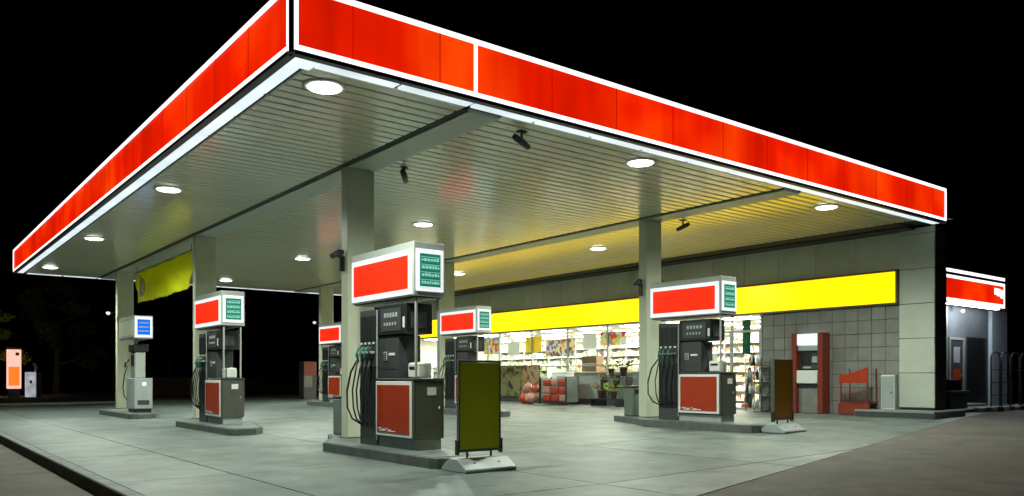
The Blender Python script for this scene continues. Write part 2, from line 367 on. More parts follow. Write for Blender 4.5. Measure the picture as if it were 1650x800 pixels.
B('fascia_box', 'dark_trim', CN, CX0+.052, CX0+.11, CY0+.112, CY1-.11, H+.004, H+FH-.01)
B('fascia_box', 'dark_trim', CN, CX0+.052, CX1, CY1-.11, CY1-.052, H+.004, H+FH-.01)
def tubeL(name, m, *a): return B(name, m, CN, *a, bev=.008)
tubeL('light_strip', 'white_lit', CX0+.05, CX1, CY0-.004, CY0+.05, zb, zb+zw-.003)
tubeL('light_strip', 'white_lit', CX0+.05, CX1, CY0-.004, CY0+.05, H+FH-.072, H+FH-.005)
tubeL('light_strip', 'white_lit', CX0-.004, CX0+.05, CY0+.05, CY1, zb, zb+zw-.003)
tubeL('light_strip', 'white_lit', CX0-.004, CX0+.05, CY0+.05, CY1, H+FH-.072, H+FH-.005)
tubeL('light_strip', 'white_lit', 6.502, 6.547, CY0-.004, CY0+.05, zb+zw, H+FH-.075)
tubeL('light_strip', 'white_lit', CX0+.042, CX0+.10, CY0-.006, CY0+.046, zb+zw, H+FH-.075)
tubeL('light_strip', 'white_lit', CX0-.006, CX0+.046, CY0+.042, CY0+.12, zb+zw, H+FH-.075)
tubeL('light_strip', 'white_lit', CX1-.058, CX1-.001, CY0-.006, CY0+.05, zb+zw, H+FH-.075)
tubeL('light_strip', 'white_lit', CX0-.006, CX0+.046, CY1-.058, CY1-.001, zb+zw, H+FH-.075)
B('corner_post', 'navy', CN, CX0-.008, CX0+.040, CY0-.008, CY0+.040, H, H+FH)
B('drip_edge', 'navy', CN, CX0+.05, CX1, CY0+.0, CY0+.10, H-.004, zb-.003)
B('drip_edge', 'navy', CN, CX0+.0, CX0+.10, CY0+.101, CY1, H-.004, zb-.003)
B('drip_edge', 'navy', CN, CX0+.101, CX1, CY1-.1, CY1, H-.004, zb-.003)
# soffit edge panels, made emissive to imitate light falling on them
x = CX0+.43
e0 = None
B('soffit_edge_panel', 'soffit_added_glow', CN, CX0+.11, CX0+.41, CY0+.11, CY0+.40, H-.006, H+.028, bev=.004)
while x < CX1-.4:
    w = min(1.12, CX1-.1-x); B('soffit_edge_panel', 'soffit_added_glow', CN, x, x+w, CY0+.11, CY0+.29, H-.006, H+.028, bev=.004); x += 1.185
y = CY0+.425
while y < CY1-.3:
    w = min(1.12, CY1-.12-y); B('soffit_edge_panel', 'soffit_added_glow', CN, CX0+.11, CX0+.29, y, y+w, H-.006, H+.028, bev=.004); y += 1.185
x = CX0+.43
while x < CX1-.4:
    w = min(1.12, CX1-.1-x); B('soffit_edge_panel', 'soffit_added_glow', CN, x, x+w, CY1-.37, CY1-.11, H-.006, H+.028, bev=.004); x += 1.185
# columns
def column(x, y, gx, label):
    c = thing('canopy_column', label, 'column', (x, y, gz(x)+.15), 'columns holding up the canopy')
    B('shaft', 'column', c, x, x+.55, y, y+.25, gz(x)+.15, H-.031, bev=.012)
    B('base_plate', 'steel', c, x-.02, x+.57, y-.02, y+.27, gz(x)+.145, gz(x)+.175, bev=.004)
    return c
CYS = [(13.38, 22.37, 31.54), (13.32, 22.39, 31.55)]
lab = [['tall grey column behind the nearest pump, left of its red sign', 'grey column behind the second pump, at the right end of the yellow banner', 'leftmost grey column, behind the pump with the blue sign'],
       ['grey column beside the right pump, in front of the yellow band', 'grey column behind the sign of the pump half hidden by the olive board', 'farthest column at the black gap left of the nearest column']]
for r, cx in ((0, 6.673), (1, 14.536)):
    for k in range(3): column(cx, CYS[r][k], 0, lab[r][k])
# ceiling lamps
ll = [['largest ceiling lamp near the front corner of the canopy', 'second lamp from the front along the left canopy edge', 'third lamp from the front along the left canopy edge', 'small lamp at the far left tip of the canopy'],
      ['ceiling lamp above the right column near the front edge', 'ceiling lamp above the sign of the nearest pump', 'ceiling lamp left of the nearest column', 'ceiling lamp just above the green price panel of the second pump'],
      ['ceiling lamp near the right end of the canopy by the shop wall', 'ceiling lamp over the yellow band left of the right column', 'ceiling lamp right of the sign of the nearest pump', 'far ceiling lamp hidden behind the nearest pump sign']]
L0 = None
for i in range(3):
    for j in range(4):
        x, y = 4.623+6.077*i, 9.938+7.346*j
        if L0 is None:
            L0 = thing('ceiling_lamp', ll[0][0], 'ceiling lamp', (x, y, H), 'round lamps on the canopy ceiling')
            MB().lathe(x, y, [(.29, H+.012), (.292, H-.012), (.225, H-.022), (.222, H+.01)], 40).build('trim_ring', 'white', L0, True)
            MB().lathe(x, y, [(.222, H-.018), (.21, H-.032), (.16, H-.043), (.09, H-.05), (0, H-.053)], 40).build('diffuser', 'lamp', L0, True)
            ld = bpy.data.lights.new('lamp_bulb', 'SPOT'); ld.energy = LAMP_W; ld.color = (.90, 1., .86); ld.shadow_soft_size = .16; ld.spot_size = math.radians(168); ld.spot_blend = .8
            lo_ = bpy.data.objects.new('lamp_bulb', ld); COL.objects.link(lo_); lo_.parent = L0; lo_.location = (0, 0, -.24)
        else: copy_tree(L0, ll[i][j], (x, y, H))
# ------------------------------------------------------------------ islands
def island(x0, yn, yf, label):
    z = gz(x0+.7)
    t = thing('pump_island', label, 'kerbed island', (x0+.7, (yn+yf)/2, z), 'raised islands the pumps stand on')
    pts = [(x0, yn+.22), (x0+.05, yn+.08), (x0+.2, yn), (x0+.55, yn+.06), (x0+.85, yn+.45), (x0+1.05, yn+1.2), (x0+1.38, yn+2.4), (x0+1.38, yf-.9), (x0+1.32, yf-.2), (x0+1.15, yf), (x0+.98, yf), (x0+.55, yf-1.0), (x0, yf-1.9)]
    MB().prism(pts, z-.05, z+.148, bev=.010).build('kerb_edge', 'kerb_dark', t)
    cxp = x0+.65; cyp = (yn+yf)/2
    q = [(cxp+(a-cxp)*.93, cyp+(b-cyp)*.93) for a, b in pts]
    MB().prism(q, z+.10, z+.153).build('deck', 'concrete', t)
    return t
ISL = [(5.95, 9.25, 14.75, 'front kerbed island under the nearest pump and the olive board'), (5.95, 17.4, 23.5, 'kerbed island under the second pump'), (5.95, 26.4, 32.7, 'leftmost kerbed island, under the pump with the blue sign'),
       (13.85, 9.8, 14.7, 'kerbed island under the right pump and the brown board'), (13.83, 18.4, 24.2, 'kerbed island partly hidden behind the olive board'), (13.83, 27.4, 33.3, 'farthest island, left of the nearest column')]
for a in ISL: island(*a)
# ------------------------------------------------------------------ fuel pumps
def fuel_pump():
    t = thing('fuel_pump', 'nearest fuel pump, with a large glowing red sign, left of the olive board', 'fuel pump', (0, 0, 0), 'red signed fuel pumps under the canopy')
    B('plinth', 'lightgrey', t, .05, .52, .03, 1.7, 0, .17, bev=.01)
    cab = B('cabinet', 'steel', t, 0, .55, 0, 1.16, .175, 1.06, bev=.012)
    B('cabinet_top', 'darkgrey', t, -.01, .56, -.01, 1.17, 1.062, 1.10, bev=.008)
    fr = B('panel_frame', 'white', t, -.022, -.002, .03, 1.14, .19, 1.05, bev=.006)
    B('red_panel', 'red_board', fr, -.032, -.0225, .085, 1.085, .245, .995, bev=.003)
    s = MB()
    for k, (a, b, c) in enumerate(((1.04, .93, .30), (.91, .80, .285), (.78, .73, .30), (.71, .62, .28), (1.0, .8, .265), (.75, .5, .262))): s.box(-.036, -.0325, b, a, c, c+.016)
    s.build('small_print', 'white', fr)
    B('sticker', 'white', cab, .24, .40, -.004, .004, .84, .96)
    B('door_seam', 'black', cab, .03, .034, -.003, .003, .22, 1.03); B('door_seam', 'black', cab, .515, .519, -.003, .003, .22, 1.03)
    B('lock', 'silver', cab, .44, .47, -.008, 0, .62, .66, bev=.004)
    # tower with nozzles
    tw = B('hose_tower', 'darkgrey', t, .03, .52, 1.18, 1.78, .0, 2.22, bev=.01)
    for k in range(4):
        y = 1.22+k*.14
        B('nozzle_slot', 'black', tw, .012, .032, y, y+.10, 1.72, 2.12, bev=.004)
        B('nozzle_slot', 'black', tw, .012, .032, y, y+.10, .30, 1.30, bev=.004)
        n = MB().tube([(-.0, y+.05, 1.62), (-.05, y+.05, 1.58), (-.085, y+.04, 1.48), (-.05, y+.03, 1.36)], [.018, .028, .024, .016], 8)
        nz = n.build('nozzle', 'black' if k in (0,) else 'green_plastic', tw, True)
        MB().box(-.075, .012, y+.02, y+.08, 1.50, 1.54, bev=.004).build('nozzle_grip', 'lightgrey', nz)
        B('nozzle_label', 'white', tw, .006, .0115, y+.02, y+.08, 1.655, 1.69)
        dy = -.04 if k else .0
        MB().tube([(-.06, y+.04, 1.40), (-.10, y+.05, 1.2), (-.13, y+.06-dy, .9), (-.12, y+.08, .6), (-.08, y+.05, .42), (-.02, y+.0, .36), (.03, y-.02, .42)], .014, 8).build('hose', 'rubber', tw, True)
    MB().tube([(-.05, 1.70, 1.42), (-.09, 1.88, 1.20), (-.11, 1.98, .88), (-.10, 1.98, .60), (-.07, 1.86, .42), (.0, 1.70, .34), (.04, 1.6, .36)], .017, 10).build('hose', 'rubber', tw, True)
    B('tower_side', 'lightgrey', tw, .015, .03, 1.17, 1.19, .1, 2.2)
    # middle body
    md = B('body', 'darkgrey', t, .07, .48, .58, 1.178, 1.10, 1.78, bev=.01)
    B('keypad', 'lightgrey', md, .055, .071, .92, 1.04, 1.38, 1.52, bev=.004)
    B('card_slot', 'white', md, .06, .071, .68, .86, 1.46, 1.50)
    s = MB()
    for a in range(3):
        for b in range(4): s.box(.050, .056, .935+a*.035, .957+a*.035, 1.395+b*.03, 1.413+b*.03)
    s.build('keys', 'black', md)
    B('seam', 'black', md, .066, .0705, .62, 1.14, 1.24, 1.246)
    # display head
    dh = B('display_head', 'black', t, .03, .52, .28, 1.176, 1.79, 2.26, bev=.015)
    sc = B('screen', 'darkgrey', dh, .02, .031, .42, 1.06, 1.84, 2.20, bev=.004)
    s = MB()
    for a in range(5):
        s.box(.014, .0195, .52+a*.09, .575+a*.09, 2.06, 2.13); s.box(.014, .0195, .56+a*.085, .60+a*.085, 1.93, 1.98)
    s.build('digits', 'lightgrey', sc); B('label_plate', 'white', dh, .02, .03, .31, .36, 1.88, 2.05)
    B('side_screen', 'darkgrey', dh, .12, .40, .268, .281, 1.88, 2.12, bev=.004)
    for x in (.06, .46): B('upright', 'silver', t, x, x+.035, .04, .075, 1.10, 2.342, bev=.005)
    # service tray on the cabinet
    sv = B('service_box', 'white', t, .16, .42, .14, .44, 1.103, 1.34, bev=.02)
    B('towel_slot', 'black', sv, .15, .161, .2, .38, 1.24, 1.28)
    MB().tube([(.22, .48, 1.10), (.2, .5, 1.4), (.17, .53, 1.62)], .010, 6).build('squeegee', 'black', t)
    B('bottle', 'goods_c', t, .36, .44, .46, .54, 1.103, 1.36, bev=.02)
    # sign
    sg = B('sign_box', 'silver', t, .0, .56, .0, 2.02, 2.345, 3.17, bev=.012)
    B('sign_underside', 'steel', sg, .04, .52, .04, 1.98, 2.325, 2.345)
    f = B('sign_border', 'sign_white', sg, -.02, -.001, .04, 1.99, 2.37, 3.05, bev=.006)
    B('sign_face', 'sign_red', f, -.029, -.0205, .13, 1.90, 2.455, 2.965, bev=.003)
    pf = B('price_border', 'sign_white', sg, .035, .525, -.02, -.001, 2.42, 3.06, bev=.006)
    pp = B('price_panel', 'green_lit', pf, .095, .465, -.029, -.0205, 2.49, 2.99, bev=.003)
    s = MB(); rr = random.Random(3)
    for k in range(4):
        z = 2.53+k*.115; s.box(.11, .45, -.031, -.0292, z+.058, z+.068); x = .125
        while x < .43:
            w = rr.uniform(.02, .06); s.box(x, min(x+w, .44), -.032, -.0293, z, z+.045+rr.uniform(-.01, .005)); x += w+.012
    s.build('price_rows', 'price_lit', pp)
    return t
FP = fuel_pump()
spots = [(6.3, 10.45, None), (6.3, 19.15, 'red signed fuel pump between the nearest pump and the blue signed one'), (14.17, 10.85, 'right fuel pump with red sign, in front of the shop door'),
         (14.17, 19.85, 'fuel pump half hidden behind the tall olive board'), (14.17, 28.95, 'small distant fuel pump seen just left of the nearest column')]
for k, (x, y, l) in enumerate(spots):
    z = gz(x)+.15
    if k == 0: FP.location = (x, y, z)
    else: copy_tree(FP, l, (x, y, z))
# LPG pump with the blue sign
def gas_pump(x, y):
    t = thing('gas_pump', 'pale grey pump with a small blue and white sign at the leftmost column', 'fuel pump', (0, 0, 0))
    B('plinth', 'black', t, .05, .52, .03, 1.0, 0, .12)
    c = B('cabinet', 'lightgrey', t, 0, .55, 0, 1.05, .12, 1.10, bev=.02); B('sticker', 'sign_white', c, .24, .36, -.006, .003, .86, .97)  # sticker is emissive, a small white glow dot put on the cabinet
    B('door_seam', 'black', c, -.002, .003, .52, .526, .16, 1.06); B('vent', 'darkgrey', c, .1, .45, -.004, .002, .25, .4)
    b = B('meter_column', 'silver', t, .1, .42, .35, .9, 1.10, 1.95, bev=.02); B('meter_window', 'black', b, .085, .101, .45, .8, 1.5, 1.85)
    B('meter_head', 'black', t, .05, .5, .3, .98, 1.95, 2.2, bev=.015)
    MB().tube([(.0, .9, 1.5), (-.08, .95, 1.2), (-.1, 1.05, .8), (-.05, 1.1, .5), (0, 1.0, .4)], .018, 8).build('hose', 'rubber', t, True)
    MB().tube([(.05, .9, 1.7), (-.05, .9, 1.6), (-.08, .9, 1.45)], .03, 8).build('nozzle', 'black', t, True)
    B('support', 'silver', t, .2, .3, .8, .9, 2.2, 2.36)
    s = B('sign_box', 'silver', t, 0, .56, 0, 2.02, 2.36, 3.09, bev=.012)
    f = B('sign_border', 'lightgrey', s, -.02, -.001, .04, 1.99, 2.40, 3.02, bev=.006); B('sign_face', 'column', f, -.028, -.0205, .15, 1.88, 2.48, 2.95)
    pf = B('price_border', 'sign_white', s, .02, .54, -.02, -.001, 2.40, 3.06, bev=.006); pp = B('price_panel', 'blue_lit', pf, .09, .47, -.029, -.0205, 2.48, 2.97)
    q = MB()
    for k in range(3): q.box(.13, .42, -.033, -.0295, 2.58+k*.13, 2.62+k*.13)
    q.build('price_rows', M['lightgrey'], pp)
    t.location = (x, y, gz(x)+.15); return t
gas_pump(6.3, 27.45)
# ------------------------------------------------------------------ bins behind the columns
def waste_bin():
    t = thing('waste_bin', 'slim grey bin behind the nearest column', 'bin', (0, 0, 0), 'slim bins on the islands')
    B('bin_body', 'bin', t, -.17, .17, -.16, .16, 0, .70, bev=.02); B('lid', 'darkgrey', t, -.18, .18, -.17, .17, .702, .76, bev=.02); B('flap', 'black', t, -.10, .10, -.175, -.158, .56, .66)
    return t
WB = waste_bin()
for k, (x, y, l) in enumerate([(7.14, 14.45, None), (7.0, 23.0, 'slim grey bin at the foot of the column by the second pump'), (7.0, 32.2, 'slim grey bin behind the leftmost column'), (14.92, 14.12, 'slim dark green bin left of the column by the right pump')]):
    z = gz(x)+.15
    if k == 0: WB.location = (x, y, z)
    else: copy_tree(WB, l, (x, y, z))
# ------------------------------------------------------------------ display boards
def board(face, label):
    t = thing('display_board', label, 'display board', (0, 0, 0))
    pb = B('board', face, t, -.33, .33, -.02, .02, .285, 1.46, bev=.004)
    f = MB().box(-.35, .35, -.028, .028, 1.462, 1.495, bev=.006).box(-.35, .35, -.028, .028, .255, .288, bev=.006).box(-.352, -.331, -.03, .03, .25, 1.497, bev=.005).box(.331, .352, -.03, .03, .25, 1.497, bev=.005)
    f.build('frame', 'steel', t)
    for x in (-.37, .355): B('hinge', 'black', t, x, x+.016, -.04, .04, .22, .42)
    w = MB(); pr = [(-.37, .0), (-.39, .03), (-.30, .13), (-.12, .17)]
    pts = [(-.30, 0), (-.30, .045), (-.09, .18), (.09, .18), (.30, .045), (.30, 0)]
    lo = [w.bm.verts.new((-.42, y, z)) for y, z in pts]; hi = [w.bm.verts.new((.42, y, z)) for y, z in pts]
    for i in range(6): w.bm.faces.new((lo[i], lo[(i+1) % 6], hi[(i+1) % 6], hi[i]))
    w.bm.faces.new(lo); w.bm.faces.new(hi[::-1]); bmesh.ops.bevel(w.bm, geom=w.bm.edges[:], offset=.012, segments=1, affect='EDGES')
    w.build('weighted_base', 'lightgrey', t)
    for x in (-.20, .20):
        MB().tube([(x, 0, .12), (x, 0, .26)], .016, 8).build('spring', 'black', t)
        MB().lathe(x, -.16, [(0, .13), (.035, .125), (.035, .09), (0, .09)], 12).build('water_cap', 'black', t)
    for x in (-.40, .40): MB().lathe(x*.92, 0, [(0, .11), (.05, .11), (.05, 0), (0, 0)], 14).build('wheel', 'rubber', t)
    return t
b1 = board('olive_board', 'tall plain olive board on a grey weighted base, in front of the nearest pump island'); b1.location = (6.42, 8.93, 0); b1.rotation_euler.z = math.radians(0)
b2 = board('brown_board', 'narrow looking dark brown board on a weighted base at the end of the right island'); b2.location = (14.56, 9.60, gz(14.5)); b2.rotation_euler.z = math.radians(3)
# ------------------------------------------------------------------ cctv cameras and small spots
def cctv():
    t = thing('security_camera', 'black floodlight bracket hanging from the ceiling near the front edge', 'security camera', (0, 0, 0), 'cameras and small spotlights under the canopy')
    MB().tube([(0, 0, .0), (0, 0, -.16)], .02, 8).build('stem', 'black', t)
    B('mount', 'black', t, -.07, .07, -.05, .05, -.02, .0)
    MB().tube([(-.14, -.02, -.12), (.02, 0, -.17), (.16, .03, -.22)], [.05, .055, .045], 10).build('housing', 'darkgrey', t, True)
    MB().tube([(-.17, -.025, -.11), (-.14, -.02, -.12)], .04, 10).build('lens', 'black', t)
    return t
cc = cctv(); cc.location = (7.9, 9.85, H)
copy_tree(cc, 'small camera on the ceiling right of the nearest column', (7.55, 12.85, H), math.radians(40))
copy_tree(cc, 'small black camera on the yellow lit ceiling right of the right column', (15.45, 12.95, H), math.radians(90))
def wallcam(label, x, y, z, rz):
    t = thing('wall_camera', label, 'security camera', (0, 0, 0), 'cameras fixed to the columns')
    B('bracket', 'black', t, -.10, 0, -.03, .03, -.3, -.02, bev=.01); MB().tube([(-.05, 0, -.05), (-.14, .0, .02), (-.26, 0, -.05)], [.05, .06, .05], 10).build('housing', 'darkgrey', t, True)
    MB().lathe(-.08, 0, [(0, .10), (.06, .09), (.07, .02), (.0, 0)], 12).build('spot_head', 'black', t, True)
    t.location = (x, y, z); t.rotation_euler.z = rz; return t
wallcam('black camera on the left side of the nearest column, level with its pump sign', 6.67, 13.5, 3.5, 0)
wallcam('black camera on the left side of the right column above the red sign', 14.53, 13.45, 3.55, 0)
wallcam('black camera on the right side of the right column above the red sign', 15.09, 13.45, 3.62, math.pi)
def spot(label, x, y, z):
    t = thing('small_spotlight', label, 'spotlight', (x, y, z), 'small white spotlights on column sides')
    MB().tube([(x, y, z), (x-.22, y, z+.03)], .014, 6).build('arm', 'black', t); MB().lathe(x-.27, y, [(0, z+.08), (.06, z+.06), (.07, z), (.0, z-.05)], 12).build('head', 'sign_white', t, True)
spot('tiny white spotlight sticking out left of the leftmost column', 6.66, 31.6, 3.55); spot('tiny white spotlight left of the farthest column', 14.52, 31.6, 3.55)
# ------------------------------------------------------------------ banner
def banner():
    t = thing('banner', 'yellow green banner hanging between the two leftmost columns', 'banner', (6.9, 27, 4.3))
    m = MB(); n, k = 40, 10; g = {}
    for i in range(n+1):
        for j in range(k+1):
            y = 23.6+i/n*6.2; z = 4.86-j/k*(1.02+.05*math.sin(i/n*3.14)); x = 6.93+.035*math.sin(i*.55+j*.5)+.02*math.sin(i*1.3-j*.9)
            g[i, j] = m.bm.verts.new((x, y, z))
    for i in range(n):
        for j in range(k): m.bm.faces.new((g[i, j], g[i+1, j], g[i+1, j+1], g[i, j+1]))
    bmesh.ops.solidify(m.bm, geom=m.bm.faces[:], thickness=.006)
    c = m.build('cloth', 'banner', t, True)
    for k, (yy, zz, s) in enumerate(((29.2, 4.35, .36), (28.8, 4.3, .28))):
        pts = [(6.855, yy+s*math.cos(a)*.75, zz+s*math.sin(a)) for a in [math.radians(q) for q in range(60, 330, 15)]]
        MB().tube(pts, [.045*math.sin(math.pi*(i+.6)/(len(pts)+.2)) for i in range(len(pts))], 6).build('printed_swirl', 'banner_print', c, True)
    for y in (23.62, 29.78): MB().tube([(6.93, y, 4.86), (6.93, y, 5.08)], .008, 6).build('cord', 'black', t)
    B('top_rail', 'steel', t, 6.91, 6.95, 23.6, 29.8, 4.86, 4.89)
banner()
# ------------------------------------------------------------------ shop building
ZF = gz(WX)                     # floor level at the shop
YS, YE = 10.31, 36.6            # front: from the pier to the far end
SH = thing('shop_building', 'petrol station shop with a glowing yellow band above bright windows', 'shop', (WX, 22, ZF))
# structure behind
B('roof', 'dark_trim', SH, WX+.06, 31, 11.75, YE, 4.6, 4.75)
B('upper_wall_core', 'dark_trim', SH, WX+.03, WX+.3, 9.42, YE, 3.2, H-.08)
y = YS+.004; c0 = None
while y < YE-.3:
    if c0 is None: c0 = B('cladding_panel', 'cladding', SH, WX-.004, WX+.03, y, y+1.19, 4.10, H-.075, bev=.004)
    else: repeat(c0, 0, y-YS-.004)
    y += 1.20
# yellow band box
yb = B('yellow_band', 'yellow_lit', SH, WX-.10, WX-.01, YS+.07, YE-.05, 3.23, 4.03, bev=.006)
B('band_frame', 'wood', SH, WX-.12, WX-.0, YS+.02, YE, 4.035, 4.085, bev=.004)
B('band_frame', 'steel', SH, WX-.115, WX-.0, YS+.02, YE, 3.17, 3.225, bev=.004)
B('band_frame', 'wood', SH, WX-.115, WX-.0, YS+.01, YS+.065, 3.227, 4.03)
# pier with stacked panels
PR = B('pier_core', 'dark_trim', SH, WX+.02, WX+.60, 9.43, YS-.01, ZF, H-.012)
z = .50
for k in range(6):
    z1 = min(z+.885, H-.012)
    if z1-z > .05:
        B('pier_panel', 'pier', SH, WX-.04, WX+.018, 9.41, YS-.005, z, z1-.008, bev=.005)
        B('pier_side_panel', 'darkgrey', SH, WX+.02, WX+.60, 9.40, 9.428, z, z1-.008, bev=.004)
    z += .889
B('pier_skirt', 'black', SH, WX-.02, WX+.6, 9.42, YS-.01, ZF+.02, .49)
# grey tiled wall left of the pier
ya, yc = YS+.0, 14.45
nT = 11; tw = (yc-ya)/nT; t0 = None
for i in range(nT):
    for j in range(8):
        th = (3.17-ZF)/8
        if t0 is None: t0 = B('wall_tile', 'tile', SH, WX-.02, WX+.0, ya+.006, ya+tw-.006, ZF+.006, ZF+th-.006, bev=.003)
        else: repeat(t0, R.uniform(-.0015, .0015), i*tw, j*th)
B('tile_backing', 'recess', SH, WX+.002, WX+.2, ya, yc, ZF-.02, 3.2)
# glazing
GL0 = 14.5; bayw = 2.18; nb = 10
for k in range(nb+1):
    y = GL0+k*bayw
    B('mullion', 'door_frame', SH, WX-.03, WX+.06, y-.035, y+.035, ZF, 3.165, bev=.006)
for k in range(nb):
    y0, y1 = GL0+k*bayw+.037, GL0+(k+1)*bayw-.037
    if k == 0:
        for a, b in ((y0, (y0+y1)/2-.01), ((y0+y1)/2+.01, y1)):
            d = B('door', 'glass', SH, WX+.004, WX+.012, a+.05, b-.05, ZF+.09, 2.65)
            MB().box(WX-.015, WX+.03, a, b, ZF+.01, ZF+.085).box(WX-.015, WX+.03, a, b, 2.655, 2.72).box(WX-.015, WX+.03, a, a+.048, ZF+.087, 2.653).box(WX-.015, WX+.03, b-.048, b, ZF+.087, 2.653).build('door_frame', 'door_frame', d)
            B('handle', 'silver', d, WX-.05, WX-.03, (b-.09 if a == y0 else a+.06), (b-.06 if a == y0 else a+.09), 1.1, 1.6)
        B('window_pane', 'glass', SH, WX+.004, WX+.012, y0, y1, 2.74, 3.16)
    else:
        B('window_pane', 'glass', SH, WX+.004, WX+.012, y0, y1, ZF+.22, 3.16)
        B('skirt_panel', 'darkgrey', SH, WX-.015, WX+.05, y0, y1, ZF-.02, ZF+.21, bev=.004)
        B('transom', 'door_frame', SH, WX-.015, WX+.03, y0, y1, 1.70, 1.745)
        B('sill_panel', 'lightgrey', SH, WX+.03, WX+.05, y0, y1, ZF+.22, 1.05 if k % 2 else 1.25)
# shop interior
B('interior_floor', 'shop_floor', SH, WX+.06, 27.2, 14.45, YE, ZF-.03, ZF)
B('interior_ceiling', 'shop_wall', SH, WX+.06, 27.2, 14.45, YE, 3.22, 3.28)
B('interior_wall', 'shop_wall', SH, 27.2, 27.3, 14.3, YE, ZF, 3.25)
B('interior_wall', 'shop_wall', SH, WX+.21, 27.2, 14.3, 14.45, ZF, 3.25); B('interior_wall', 'shop_wall', SH, WX+.06, 27.2, YE, YE+.1, ZF, 3.25)
B('back_cladding', 'cladding', SH, 27.31, 27.4, 11.8, YE, ZF-.2, 4.6)
sl = None
for i in range(3):
    for j in range(9):
        if sl is None: sl = B('interior_lamp', 'shop_lamp', SH, 21.9, 22.5, 15.6, 16.8, 3.195, 3.218)
        else: repeat(sl, i*2.0, j*2.3)
# side wall and wing (right)
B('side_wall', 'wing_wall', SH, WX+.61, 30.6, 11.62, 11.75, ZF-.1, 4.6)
B('side_coping', 'dark_trim', SH, WX+.61, 30.6, 11.60, 11.80, 4.603, 4.66)
WG = SH
DY = 11.60
B('side_door_frame', 'door_frame', SH, 26.62, 26.70, DY-.06, DY+.01, ZF+.2, 2.55); B('side_door_frame', 'door_frame', SH, 27.62, 27.70, DY-.06, DY+.01, ZF+.2, 2.55); B('side_door_frame', 'door_frame', SH, 26.70, 27.62, DY-.06, DY+.01, 2.48, 2.552)
sd = B('side_door', 'darkgrey', SH, 26.71, 27.61, DY-.03, DY+.01, ZF+.2, 2.475, bev=.005)
B('door_notice', 'red_paint', sd, 26.9, 27.45, DY-.036, DY-.031, .95, 1.55); B('door_notice', 'lightgrey', sd, 26.95, 27.4, DY-.036, DY-.031, 1.75, 2.25); B('handle', 'silver', sd, 27.48, 27.56, DY-.08, DY-.032, 1.30, 1.34)
B('shutter_opening', 'black', SH, 28.0, 29.5, DY-.012, DY+.012, ZF+.1, 2.6); B('drain_pipe', 'silver', SH, 26.28, 26.36, DY-.1, DY-.02, ZF, 3.5)
B('step', 'kerb', SH, 26.4, 28.0, 11.0, DY-.001, ZF-.05, ZF+.18, bev=.015)
# wing sign
WS = thing('wall_sign', 'red sign with white lit borders on the wing right of the shop', 'sign', (27, 11.0, 3.5))
B('sign_box', 'dark_trim', WS, 24.9, 29.36, 11.02, 11.58, 3.55, 4.58)
B('sign_face', 'red_lit', WS, 24.95, 29.28, 10.985, 11.018, 3.68, 4.28, bev=.004)
B('light_strip', 'white_lit', WS, 24.9, 29.36, 10.975, 11.018, 3.56, 3.675, bev=.006); B('light_strip', 'white_lit', WS, 24.9, 29.36, 10.975, 11.018, 4.285, 4.37, bev=.006)
B('light_strip', 'navy', WS, 24.9, 29.36, 10.985, 11.018, 4.373, 4.46); B('light_strip', 'white_lit', WS, 24.9, 29.36, 10.975, 11.018, 4.463, 4.56, bev=.006)
B('light_strip', 'white_lit', WS, 29.285, 29.36, 10.975, 11.018, 3.677, 4.283, bev=.006)
B('added_fill_strip', 'wing_fill_glow', WS, 25.0, 29.3, 11.12, 11.24, 3.53, 3.549)  # added glowing strip, brightens the wing wall and end pillar
e = MB(); e.prism([(0, 0)], 0, 0) if False else None
for a, b, c in ((28.55, 28.72, 3.98), (28.75, 29.0, 3.94), (29.03, 29.25, 3.88)): B('emblem', 'white_lit', WS, a, b, 10.975, 10.984, c, c+.18+(b-28.5)*.12)
WP = B('end_pillar', 'wing_pillar', SH, 29.7, 30.95, 11.5, 11.9, ZF-.1, 3.54, bev=.01)
B('pillar_reflection_tint', M['skin_pink'], SH, 29.7, 30.95, 11.5, 11.9, 3.545, 4.52, bev=.01)  # pink colour stands in for the red sign's reflection on the pillar
wl = thing('wall_lamp', 'small dim lamp under the red sign of the wing', 'wall lamp', (26.95, 11.3, 3.35)); wb = bpy.data.lights.new('lamp_bulb', 'POINT'); wb.energy = 70; wb.color = (.85, .93, 1.); wb.shadow_soft_size = .06; wbo = bpy.data.objects.new('lamp_bulb', wb); COL.objects.link(wbo); wbo.parent = wl; wbo.location = (.05, -.45, -.12)
MB().lathe(26.95, 11.3, [(0, 3.43), (.06, 3.41), (.07, 3.35), (0, 3.31)], 12).build('lamp_head', 'sign_white', wl, True)
# hooped rails
t0 = None
for k in range(4):
    x = 27.3+k*.78
    if t0 is None:
        t0 = thing('bicycle_hoop', 'first dark hooped rail from the left in front of the wing', 'rail', (0, 0, 0), 'hooped rails in front of the wing')
        MB().tube([(0, 0, 0), (0, 0, 1.65), (.06, 0, 1.75), (.16, 0, 1.8), (.5, 0, 1.8), (.6, 0, 1.75), (.66, 0, 1.65), (.66, 0, 0)], .025, 8).build('hoop', 'darkgrey', t0, True)
        for z in (.45, .85, 1.25): MB().tube([(.01, 0, z), (.65, 0, z)], .014, 6).build('crossbar', 'darkgrey', t0, True)
        t0.location = (x, 10.6, ZF)
    else: copy_tree(t0, ('second', 'third', 'rightmost')[k-1]+' dark hooped rail in front of the wing', (x, 10.6, ZF))
KW = bpy.data.objects.new('striped_kerb', None); COL.objects.link(KW); KW['kind'] = 'structure'; KW.location = (26, 9.9, ZF)
for k in range(16): B('kerb_block', 'black' if k % 2 else 'white', KW, 24.6+k*.42, 24.6+k*.42+.41, 9.85, 10.0, ZF-.05, ZF+.14, bev=.012)
B('kerb_walk', 'kerb', KW, 23.6, 33, 10.003, 11.2, ZF-.05, ZF+.10)
